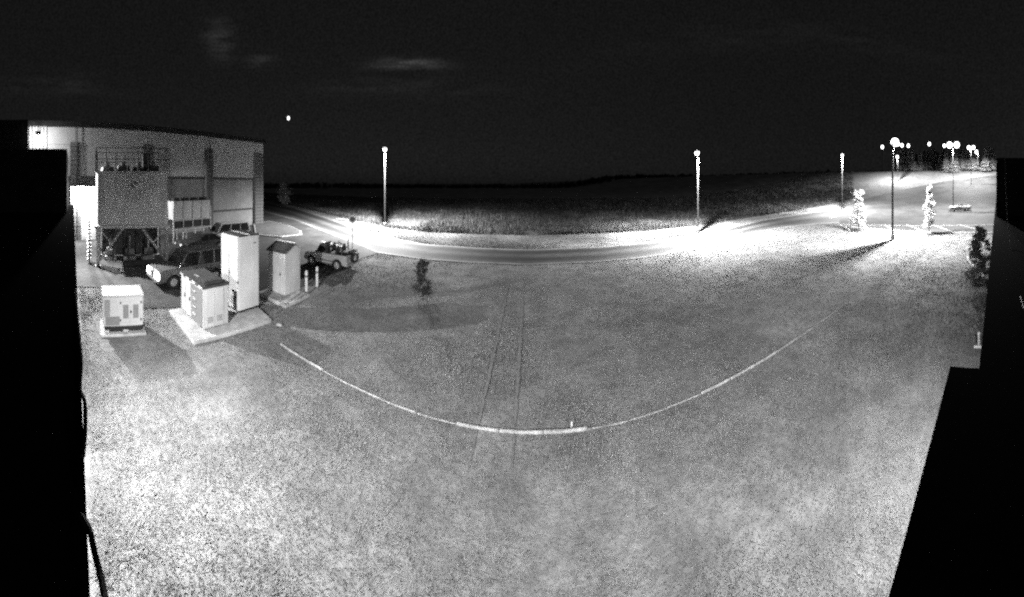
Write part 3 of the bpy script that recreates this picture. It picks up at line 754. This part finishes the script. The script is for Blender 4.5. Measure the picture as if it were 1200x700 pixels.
def car(name, label, loc, heading, L=4.4, W=1.78, H=1.7, belt=.98, hood=.92, wb=2.6, wr=.34, paint='paintw', style='suv', group=None, lights=False):
    root = thing(name, (loc[0], loc[1], loc[2] if len(loc) > 2 else 0.012), label, 'car', heading, group)
    xf, xr = wb / 2 + .06, -wb / 2 + .06
    l2 = L / 2
    cowl = {'suv': .22, 'open': .20, 'roadster': .10, 'van': .29, 'sedan': .18}[style] * L
    tail = {'suv': -l2 + .06, 'open': -l2 + .05, 'roadster': -l2 + .12, 'van': -l2 + .06, 'sedan': -l2 + .10}[style]
    deck = belt if style != 'sedan' else belt - .02
    def arch(xc):
        return [(xc + wr * 1.18 * math.cos(t), wr + wr * 1.18 * math.sin(t)) for t in np.linspace(-.35, math.pi + .35, 11)]
    bot = .30
    out = [(-l2 + .05, bot), (-l2, .55), (tail, deck), (-l2 * .4, belt + .01), (cowl, belt), (l2 - .45, hood), (l2 - .12, hood - .08), (l2, hood - .30), (l2 - .03, bot)]
    lower = [p for p in arch(xf) if p[1] >= bot * .8] + [p for p in arch(xr) if p[1] >= bot * .8]
    lower = [(x, max(z, bot)) for x, z in lower]
    poly = out + lower                       # goes round: rear up, belt, hood, front down, then under from front to rear
    n = len(poly); hw = W / 2; V = []
    for s in (-1, 1):
        for x, z in poly:
            tuck = .05 if z > belt - .12 else (.03 if z < .4 else 0); endt = .10 * (abs(x) / l2) ** 6
            V.append((x, s * (hw - tuck - endt), z))
    fs = [tuple(range(n)), tuple(range(n, 2 * n))[::-1]] + [(i, n + i, n + (i + 1) % n, (i + 1) % n) for i in range(n)]
    me = MB().add(V, fs)
    body = me.build('body', paint, root, bevel=.025, smooth=True)
    bm = bmesh.new(); bm.from_mesh(body.data); bmesh.ops.recalc_face_normals(bm, faces=bm.faces[:]); bmesh.ops.triangulate(bm, faces=[f for f in bm.faces if len(f.verts) > 4]); bm.to_mesh(body.data); bm.free()
    MB().box((0, 0, .36), (L * .9, W * .72, .22)).build('underbody', 'black', root)
    for s in (-1, 1):
        wheel(root, xf, s * (hw - .11), wr, .21); wheel(root, xr, s * (hw - .11), wr, .21)
    if style in ('suv', 'van', 'sedan'):
        rf = cowl - {'suv': .55, 'van': .62, 'sedan': .75}[style]; rb = {'suv': tail + .14, 'van': tail + .16, 'sedan': tail + 1.25}[style]; gb = {'suv': tail + .02, 'van': tail + .02, 'sedan': tail + .62}[style]
        b0, b1 = hw - .07, hw - .22; zb, zt = belt - .01, H - .05
        MB().hexa([(rb, -b1, zt - .03), (rf, -b1, zt - .03), (rf, b1, zt - .03), (rb, b1, zt - .03), (rb + .06, -b1 + .06, H), (rf - .1, -b1 + .06, H), (rf - .1, b1 - .06, H), (rb + .06, b1 - .06, H)]).build('roof', paint, root, bevel=.02)
        if style == 'suv':
            for s in (-1, 1): MB().cyl((rb + .15, s * (b1 - .05), H + .05), (rf - .2, s * (b1 - .05), H + .05), .022, .022, 6).build('roof_rail', 'darkmetal', root)
        def pane(nm, P): return MB().plate(P, .02).build(nm, 'glass', root)
        for s in (-1, 1):
            MB().cyl((cowl - .02, s * b0, zb), (rf, s * b1, zt), .04, .035, 6).build('pillar', paint, root)
            MB().cyl((gb + .03, s * b0, zb), (rb + .02, s * b1, zt), .07, .06, 6).build('pillar', paint, root)
            cuts = [.0, .46, 1.0] if style == 'sedan' else [0, .36, .70, 1.0]
            for k in range(len(cuts) - 1):
                def xp(t, top): return (cowl - .05 + (gb + .08 - cowl + .05) * t, rf - .02 + (rb + .06 - rf + .02) * t)[top]
                t0, t1 = cuts[k] + .012, cuts[k + 1] - .012
                P = [(xp(t0, 0), s * (b0 - .012), zb), (xp(t1, 0), s * (b0 - .012), zb), (xp(t1, 1), s * (b1 - .005), zt - .02), (xp(t0, 1), s * (b1 - .005), zt - .02)]
                pane('window', P)
                if k: MB().cyl((xp(cuts[k], 0), s * b0, zb), (xp(cuts[k], 1), s * b1, zt), .035, .03, 6).build('pillar', paint, root)
            m_ = MB().box((cowl - .25, s * (hw + .08), belt + .08), (.12, .18, .13)).build('mirror', 'black', root, bevel=.02)
            for k in range(len(cuts) - 2 if style != 'sedan' else 2):
                MB().box((cowl - 1.0 - k * .95, s * (hw + .005), belt - .14), (.18, .03, .04)).build('door_handle', 'darkmetal', root)
        pane('windscreen', [(cowl, -b0 + .04, zb), (cowl, b0 - .04, zb), (rf + .02, b1 - .03, zt - .02), (rf + .02, -b1 + .03, zt - .02)])
        pane('rear_window', [(gb, -b0 + .08, zb + .05), (gb, b0 - .08, zb + .05), (rb, b1 - .05, zt - .03), (rb, -b1 + .05, zt - .03)])
    else:
        zt = H; b0, b1 = hw - .08, hw - .16; cx = cowl; tx = cowl - (.28 if style == 'open' else .5)
        for s in (-1, 1): MB().cyl((cx, s * b0, belt - .02), (tx, s * b1, zt), .03, .03, 6).build('windscreen_frame', paint if style == 'roadster' else 'darkmetal', root)
        MB().cyl((tx, -b1, zt), (tx, b1, zt), .03, .03, 6).build('windscreen_frame', 'darkmetal', root)
        MB().plate([(cx, -b0 + .03, belt), (cx, b0 - .03, belt), (tx, b1 - .02, zt - .02), (tx, -b1 + .02, zt - .02)], .012).build('windscreen', 'glass', root)
        MB().box(((cx + tail) / 2 - .1, 0, belt + .012), (cx - tail - (.5 if style == 'open' else 1.1), W - .32, .05)).build('cabin_opening', 'black', root, bevel=.01)
        rows = (.05, -.75) if style == 'open' else (-.25,)
        for x in rows:
            for s in (-1, 1):
                st = MB().box((x - .05, s * .36, belt + .16), (.16, .46, .5)).build('seat', 'seat', root, bevel=.05, seg=2)
                MB().box((x - .10, s * .36, belt + .47), (.10, .26, .18)).build('headrest', 'seat', st, bevel=.04, seg=2)
        sw = MB(); 
        for i in range(14):
            t0, t1 = 2 * math.pi * i / 14, 2 * math.pi * (i + 1) / 14
            sw.cyl((cx - .42, .36 + .18 * math.cos(t0), belt + .12 + .18 * math.sin(t0)), (cx - .42, .36 + .18 * math.cos(t1), belt + .12 + .18 * math.sin(t1)), .016, .016, 5)
        sw.build('steering_wheel', 'black', root)
        if style == 'open':
            pts = [(-.35, -hw + .14, belt - .05), (-.38, -hw + .2, H - .04), (-.38, -hw + .34, H + .02), (-.38, hw - .34, H + .02), (-.38, hw - .2, H - .04), (-.35, hw - .14, belt - .05)]
            rb_ = MB().tube(pts, .035, 8).build('roll_bar', 'black', root)
            MB().tube([(-.38, -hw + .3, H), (-l2 + .3, -hw + .18, belt)], .028, 6).build('roll_bar_stay', 'black', rb_); MB().tube([(-.38, hw - .3, H), (-l2 + .3, hw - .18, belt)], .028, 6).build('roll_bar_stay', 'black', rb_)
            MB().box((-l2 + .35, 0, belt + .12), (.45, W - .35, .22)).build('folded_hood', 'black', root, bevel=.07, seg=2)
            sp = wheel(root, 0, .01, wr * .95, .2); sp.name = 'spare_wheel'; sp.location = (-l2 - .13, .1, .82); sp.rotation_euler = (0, 0, R(90))
        for s in (-1, 1): MB().box((cx - .12, s * (hw + .07), belt + .1), (.1, .16, .11)).build('mirror', 'black', root, bevel=.02)
    for s in (-1, 1):
        MB().box((l2 - .035, s * (hw - .30), hood - (.30 if lights else .27)), (.10, .50, .34) if lights else (.08, .36, .17)).build('headlight', 'headlight' if lights else 'signw', root, bevel=.02)
        MB().box((-l2 + .02, s * (hw - .15), belt - .20), (.08, .16, .36)).build('tail_light', 'headlight' if lights else 'grille', root, bevel=.02)
    MB().box((l2 - .02, 0, .46), (.16, W - .16, .2)).build('front_bumper', 'grille' if style in ('suv', 'open') else paint, root, bevel=.04, seg=2)
    MB().box((-l2 + .01, 0, .48), (.16, W - .16, .2)).build('rear_bumper', 'grille' if style in ('suv', 'open') else paint, root, bevel=.04, seg=2)
    MB().box((l2 + .0, 0, hood - .26), (.05, W * .42, .14)).build('grille', 'black', root, bevel=.01)
    for s in (-1, 1):
        MB().box((.05, s * (hw - .002), .56), (L * .42, .03, .05)).build('door_trim', 'black', root)
    return root
car('parked_car', 'tall grey off-road car with glaring lights behind the low cabinet', (-15.1, 7.75), R(-90), L=4.5, W=1.8, H=1.82, belt=1.08, hood=1.0, paint='paintg', style='suv', lights=True)
car('parked_car', 'pale van-like car parked against the building behind the tall cabinet', (-23.6, 16.1), R(-95), L=4.7, W=1.8, H=1.8, belt=1.0, hood=.95, paint='paintw', style='van')
car('parked_car', 'dark low saloon car just right of the tank legs', (-21.6, 12.3), R(-93), L=4.4, W=1.72, H=1.42, belt=.9, hood=.84, paint='paintd', style='sedan')
car('parked_car', 'silver open-topped off-road car with a spare wheel on its back', (-11.55, 16.35), R(180), L=3.55, W=1.6, H=1.52, belt=.98, hood=.92, wb=2.1, wr=.34, paint='paints', style='open')
cx, cy = G(1125, 247.5); d_ = dirn(1125)
car('parked_car', 'small white open roadster alone in the car park', (cx, cy, float(terrain(cx, cy)) + .06), math.atan2(-d_[0], d_[1]) + R(188), L=4.2, W=1.7, H=1.42, belt=.95, hood=.86, wb=2.5, wr=.35, paint='paintw', style='roadster')

# ------------------------------------------------------------------ lamps
def street_lamp(px, r, H, label, arm_dir, power, lens=(.25, .30), heads=1, group='street lamps', light=True, rad=.06, arm=.5, cone=178, blend=.25, soft=.05):
    x, y = AT(px, r); z = float(terrain(x, y))
    root = thing('street_lamp', (x, y, z), label, 'lamp', math.atan2(arm_dir[1], arm_dir[0]), group)
    MB().cyl((0, 0, -.2), (0, 0, .5), .2, .2, 12).build('footing', 'concrete', root, smooth=True)
    MB().cyl((0, 0, .4), (0, 0, H), rad * 1.35, rad, 10).build('pole', 'pole', root, smooth=True)
    for k in range(heads):
        s = 1 if k == 0 else -1
        a = MB().cyl((0, 0, H - .1), (s * arm, 0, H + .05), .045, .04, 8).build('arm', 'pole', root)
        hd = MB().box((s * (arm + .05), 0, H + .16), (.7, .42, .16)).build('head', 'darkmetal', root, bevel=.05, seg=2)
        MB().ball((s * (arm + .05), 0, H + .0), lens[0], lens[0], lens[1]).build('lens', 'lens' if light else 'lensfar', hd, smooth=True)
        if light and k == 0:
            l = bpy.data.lights.new('street_lamp_light', 'SPOT'); l.energy = power; l.spot_size = R(cone); l.spot_blend = blend; l.shadow_soft_size = soft
            lo = bpy.data.objects.new('street_lamp_light', l); COL.objects.link(lo); lo.parent = root; lo.location = (s * (arm + .05), 0, H - lens[1] - .03)
    return root
def to_cam(px, flip=1): d = dirn(px); return (-d[0] * flip, -d[1] * flip)
street_lamp(451, 38.0, 9.95, 'tall street lamp beyond the road, left of the picture centre', to_cam(451), P_ROAD, cone=165, blend=1.0)
street_lamp(818, 33.3, 9.0, 'tall street lamp beyond the road, right of the picture centre', (-.75, -.66), P_ROAD * .85, cone=155, blend=1.0)
street_lamp(987, 60.0, 11.2, 'smaller street lamp at the far road bend, left of the tall car park lamp', to_cam(987), P_ROAD * .8, cone=155, blend=1.0)
street_lamp(1046, 29.3, 9.75, 'tall dark car park lamp at the lawn edge, nearest and brightest', (.97, -.22), P_LOT * 1.9, lens=(.40, .42), group='car park lamps', rad=.085, cone=150, blend=1.0, soft=.05, arm=.42)
street_lamp(1117, 55.0, 12.6, 'twin-headed car park lamp behind the white roadster', (.1, 1), P_LOT * 1.9, lens=(.52, .58), heads=2, group='car park lamps', arm=.62)
street_lamp(1138, 98.0, 12.2, 'twin-headed lamp before the lit conifers, far right', (.1, 1), P_LOT * 2.3, lens=(.55, .65), heads=2, group='car park lamps', arm=.7)
street_lamp(1146, 108.0, 9.6, 'rightmost lamp post before the conifers', (-.2, 1), P_LOT * .7, lens=(.5, .7), group='car park lamps')
street_lamp(1052, 106.0, 8.8, 'small distant lamp post at the back of the car park below the brightest lamp', (-1, 0), P_LOT * 1.3, lens=(.45, .6), group='car park lamps')
for px, py, lab in ((1034, 172.5, 'leftmost of the small lights high beyond the car park'), (1052.5, 169, 'tiny light just right of the brightest car park lamp'), (1057, 170.5, 'second tiny light right of the brightest car park lamp'),
                    (1064.5, 171, 'third tiny light right of the brightest car park lamp'), (1089, 169, 'lone tiny light halfway between the two tall car park lamps'), (1106.5, 171, 'tiny light just left of the twin-headed lamp')):
    r = 235.0; x, y = AT(px, r); z = float(terrain(x, y)); H = HC + (Y0 - py) / F * r - z
    street_lamp(px, r, H, lab, to_cam(px), 0, lens=(1.0, 1.45), light=False, group='distant high mast lights', rad=.12)
st_ = tag(MB().ball((0, 0, 0), 11, 11, 17, 12, 8).build('bright_star', 'star'), 'single bright white point in the night sky above the street', 'star')
x, y = AT(338, 2400); st_.location = (x, y, HC + (Y0 - 138.5) / F * 2400)

# ------------------------------------------------------------------ signs and posts by the road
def sign_round(px, py_top, py_base, label):
    x, y = G(px, py_base); r = math.hypot(x, y); h = HC - (py_top - Y0) / F * r
    o = thing('road_sign', (x, y, 0), label, 'sign', -ang(px))
    MB().cyl((0, .03, -.1), (0, .03, h + .3), .035, .035, 8).build('post', 'galv', o, smooth=True)
    d = MB().cyl((0, -.01, h), (0, .01, h), .30, .30, 20).build('disc', 'signw', o)
    MB().cyl((0, -.02, h), (0, -.012, h), .22, .22, 20).build('disc_centre', 'signg', d)
sign_round(413, 257, 296, 'round pale road sign on a thin post right of the open-topped car')
for px, pt, pb, m_, lab in ((397, 282, 296, 'signw', 'short white marker post behind the open-topped car'), (408, 280, 300, 'darkmetal', 'dark marker post behind the open-topped car'), (417.5, 293, 305, 'darkmetal', 'short dark leaning stake at the lawn corner by the open-topped car')):
    x, y = G(px, pb); r = math.hypot(x, y); h = HC - (pt - Y0) / F * r
    o = tag(MB().cyl((0, 0, -.1), (.05 if px > 410 else 0, 0, h), .05, .045, 10).ball((.05 if px > 410 else 0, 0, h), .055, .055, .04, 10, 5).box((0, 0, .02), (.16, .16, .06)).build('marker_post', m_, smooth=True), lab, 'post'); o.location = (x, y, 0)
x, y = G(1147, 409)
o = thing('pipe_riser', (x, y, 0), 'white T-shaped pipe standing at the foot of the roof edge on the right', 'pipe', -ang(1147))
MB().cyl((0, 0, 0), (0, 0, .46), .035, .035, 10).build('riser', 'signw', o, smooth=True); MB().cyl((-.17, -.02, .05), (.14, -.02, .05), .045, .045, 10).build('foot_pipe', 'signw', o, smooth=True)
MB().cyl((0, 0, .44), (0, 0, .52), .05, .05, 10).build('cap', 'signw', o, smooth=True)

# ------------------------------------------------------------------ plants
def leafcloud(n, sampler, size, tone=(.6, 1.4), drop=0.0):
    P = sampler(n); n = len(P)
    a = RNG.normal(size=(n, 3)); a /= np.linalg.norm(a, axis=1)[:, None]
    b = np.cross(a, RNG.normal(size=(n, 3))); b /= np.linalg.norm(b, axis=1)[:, None]
    s = RNG.uniform(.6, 1.4, n)[:, None] * size
    V = np.stack([P - a * s - b * s * .25, P + b * s * .4, P + a * s, P - b * s * .4], 1)
    T = np.repeat(RNG.uniform(*tone, n), 4)
    return V.reshape(-1, 3), np.arange(4 * n).reshape(-1, 4), T
def conifer_mesh(H, Rb, n, size, seed, gap=.08, name='crown'):
    rs = np.random.default_rng(seed)
    def smp(n_):
        tiers = int(H / .38); t = rs.random(n_) ** 1.25; tier = np.floor(t * tiers) / tiers
        z = H * (gap + (1 - gap) * (tier + rs.normal(0, .012, n_)))
        rad = Rb * (1 - tier) ** .8 * (.75 + .45 * np.sin(tier * 40 + seed)) * .9
        k = rs.integers(0, 9, n_); an = k * 2 * np.pi / 9 + tier * 17 + rs.normal(0, .13, n_)
        q = np.sqrt(rs.random(n_)); rr = np.maximum(.05, rad + .12) * q
        return np.stack([rr * np.cos(an), rr * np.sin(an), np.clip(z - rr * .22, .1, H)], -1)
    V, Fq, T = leafcloud(n, smp, size)
    return npmesh(name, V, Fq, 'leaf', T)
def clump_mesh(H, Rb, nclump, n, size, seed, m='leaf', z0=.25, name='crown', tone=(.6, 1.4), shape=None):
    rs = np.random.default_rng(seed)
    C = []
    for k in range(nclump):
        t = (k + rs.random()) / nclump; rad = Rb * (shape(t) if shape else math.sin(math.pi * min(.97, .12 + .8 * t)) ** .7)
        an = rs.random() * 6.28; q = rs.random() ** .5 * .75
        C.append((rad * q * math.cos(an), rad * q * math.sin(an), H * (z0 + (1 - z0) * t), max(.10, rad * rs.uniform(.22, .55) * (1 if nclump < 40 else .75))))
    C = np.array(C)
    def smp(n_):
        i = rs.integers(0, len(C), n_); d = rs.normal(size=(n_, 3)); d /= np.linalg.norm(d, axis=1)[:, None]
        rr = C[i, 3] * np.abs(rs.normal(0, .75, n_))
        P = C[i, :3] + d * rr[:, None] * np.array([1, 1, .8]); P[:, 2] = np.maximum(P[:, 2], .04); return P
    V, Fq, T = leafcloud(n, smp, size, tone)
    return npmesh(name, V, Fq, m, T)
def trunk_mb(H, r0, limbs=7, seed=1, top=.92, spread=.25):
    rs = random.Random(seed); mb = MB(); pts = [Vector((0, 0, -.1))]
    for k in range(1, 6): pts.append(Vector((rs.uniform(-.03, .03) * H * .3, rs.uniform(-.03, .03) * H * .3, H * top * k / 5)))
    for k in range(5): mb.cyl(pts[k], pts[k + 1], r0 * (1 - k * .18), r0 * (1 - (k + 1) * .18), 8)
    for k in range(limbs):
        t = rs.uniform(.25, .85); i = min(4, int(t * 5)); p = pts[i].lerp(pts[i + 1], t * 5 - i); a = rs.uniform(0, 6.28); L = H * spread * (1 - t * .6)
        q = p + Vector((math.cos(a) * L, math.sin(a) * L, L * .55)); mb.cyl(p, q, r0 * .35, r0 * .1, 5)
    return mb
def tree(px, r, label, H, crown, r0, name='tree', group=None, rot=0.0, scale=1.0, seed=1, limbs=7, z=None, cat='tree', spread=.25):
    x, y = AT(px, r); zz = float(terrain(x, y)) if z is None else z
    o = thing(name, (x, y, zz - .03), label, cat, rot, group); o.scale = (scale,) * 3
    trunk_mb(H, r0, limbs, seed, spread=spread).build('trunk', 'bark', o, smooth=True); link('crown', crown, o)
    return o
tree(495, 14.6, 'dark knee-high conifer sapling standing alone on the lawn', 1.7, clump_mesh(1.8, .50, 34, 5200, .045, 31, 'leafd', z0=.06, shape=lambda t: 1.0 - .45 * t + .25 * math.sin(t * 9)), .03, name='sapling_tree', seed=3)
tree(1006, 34.5, 'white-lit young tree left of the tallest dark lamp pole', 4.7, clump_mesh(4.8, 1.0, 60, 6500, .10, 41, 'leafp', z0=.2, shape=lambda t: 1.0 - .5 * t + .2 * math.sin(t * 8)), .07, seed=4, group='young trees at the car park edge')
tree(1089, 32.0, 'white-lit young tree with a thin forked top, right of the tallest dark lamp pole', 5.3, clump_mesh(5.4, .9, 52, 5600, .095, 43, 'leafp', z0=.17, shape=lambda t: (1.0 - .35 * t) if t < .68 else .42), .06, seed=6, group='young trees at the car park edge')
tree(333, 76.0, 'rounded tree with leaves paled to look lit, across the road beyond the building end', 5.6, clump_mesh(5.7, 1.9, 26, 2400, .26, 47, 'leafp', z0=.1), .2, seed=8)  # leaf colour paled in place of light from an unseen lamp
tree(1149, 17.5, 'grey feathery pine shrub beside the dark roof edge on the right', 2.9, clump_mesh(3.0, 1.25, 60, 11000, .07, 51, 'leaff', z0=.05, shape=lambda t: 1.0 - .72 * t), .05, name='shrub', seed=9, cat='shrub')
for px, r, h, lab in ((1150, 12.6, .9, 'low dark bush against the roof edge, upper of two'), (1151, 11.2, .7, 'low dark bush against the roof edge, lower of two')):
    tree(px, r, lab, h, clump_mesh(h, .55, 14, 2600, .05, int(r * 10), 'leaff', z0=.1), .025, name='bush', seed=int(r), cat='bush', group='low bushes by the roof edge')
# lit conifers behind the car park
kinds = [(conifer_mesh(10.5, 2.5, 1500, .42, 61), 10.5), (conifer_mesh(12, 2.7, 1700, .45, 62), 12), (conifer_mesh(8.5, 2.2, 1300, .4, 63), 8.5), (clump_mesh(10, 2.9, 24, 1500, .45, 64, 'leaf', z0=.12), 10)]
tr_m = [trunk_mb(h, .16, 5, 70 + i).build('trunk', 'bark').data for i, (_, h) in enumerate(kinds)]
for o in [o for o in COL.objects if o.name.startswith('trunk') and o.parent is None]: bpy.data.objects.remove(o)
def far_tree(px, r, k, s, label, group):
    x, y = AT(px, r); o = thing('conifer_tree', (x, y, float(terrain(x, y)) - .1), label, 'tree', random.uniform(0, 6), group); o.scale = (s,) * 3
    link('trunk', tr_m[k], o); link('crown', kinds[k][0], o)
px = 1056.0; i = 0
while px < 1166:
    bright = px > 1108
    r = 122 + random.uniform(0, 14) - (6 if bright else 0)
    k = random.choice([0, 1, 3, 0, 2]) ; s = random.uniform(.8, 1.05)
    if 1147 < px < 1153: px += 2.5; continue
    far_tree(px, r, k, s, 'lamp-lit conifer in the row behind the bright far corner' if bright else 'dim grey conifer in the row behind the car park', 'conifers behind the car park')
    px += random.uniform(3.4, 5.4); i += 1

# weeds and rough grass beyond the road
def weeds():
    def field(n, r_fun, hh, ww, seed, tone0):
        a = RNG.uniform(ang(300), ang(1000), n); u = RNG.random(n)
        px = 600 + a * F
        far_y = np.interp(px, [p[0] for p in ROAD_FAR], [p[1] for p in ROAD_FAR])
        rfar = HC * F / (far_y - Y0)
        r = rfar + r_fun[0] + (u ** 1.5) * r_fun[1]
        x = r * np.sin(a); y = r * np.cos(a); z = terrain(x, y) - .05
        pt = vnoise(x, y, 2.6, seed) * .6 + vnoise(x, y, 8, seed + 1) * .5
        k = RNG.random(n) < pt * 1.3
        x, y, z, r, pt = x[k], y[k], z[k], r[k], pt[k]; n = len(x)
        h = RNG.uniform(.4, 1.0, n) * hh * (.3 + 1.1 * pt); wd = RNG.uniform(.6, 1.4, n) * ww * (r / 40)
        az = RNG.uniform(0, 6.28, n); la = RNG.uniform(0, 6.28, n); le = h * RNG.uniform(.1, .6, n)
        V = np.empty((n, 3, 3))
        V[:, 0] = np.stack([x - wd * np.cos(az), y - wd * np.sin(az), z], -1)
        V[:, 1] = np.stack([x + wd * np.cos(az), y + wd * np.sin(az), z], -1)
        V[:, 2] = np.stack([x + le * np.cos(la), y + le * np.sin(la), z + h], -1)
        return V, np.clip(tone0 * (.4 + .9 * pt) + RNG.normal(0, .15, n), .1, 2.2)
    A_ = field(60000, (.4, 7.5), .16, .03, 81, 1.0)        # mown bank by the road
    B_ = field(120000, (7.0, 75), .75, .05, 83, .30)       # rough field
    V = np.concatenate([A_[0], B_[0]]); T = np.concatenate([A_[1], B_[1]]); n = len(V)
    me = npmesh('weeds', V.reshape(-1, 3), np.arange(3 * n).reshape(-1, 3), 'weed', np.repeat(T, 3))
    tag(link('rough_grass', me), 'rough uncut grass and weeds of the field beyond the road', 'grass', kind='stuff')
weeds()
def wood():
    V = []; T = []; 
    for i in range(900):
        a = RNG.uniform(ang(285), ang(1100)); r = RNG.uniform(330, 430); x, y = r * math.sin(a), r * math.cos(a); z = float(terrain(x, y))
        h = RNG.uniform(2.5, 5) * (1.0 + .25 * math.sin(a * 7)) ; wv = RNG.uniform(2, 4)
        for k in range(34):
            t = RNG.random(); an = RNG.uniform(0, 6.28); q = wv * (1 - t) * RNG.uniform(.4, 1); s = RNG.uniform(.5, 1.3)
            c = np.array([x + q * math.cos(an), y + q * math.sin(an), z + h * (.05 + .92 * t)])
            V += [c + RNG.normal(0, s, 3), c + RNG.normal(0, s, 3), c + RNG.normal(0, s, 3)]; T += [RNG.uniform(.4, 1.2)] * 3
    me = npmesh('distant_wood', np.array(V), np.arange(len(V)).reshape(-1, 3), 'wood', T)
    tag(link('distant_wood', me), 'black far-off wood along the horizon beyond the field', 'wood', kind='stuff')
wood()
grass()
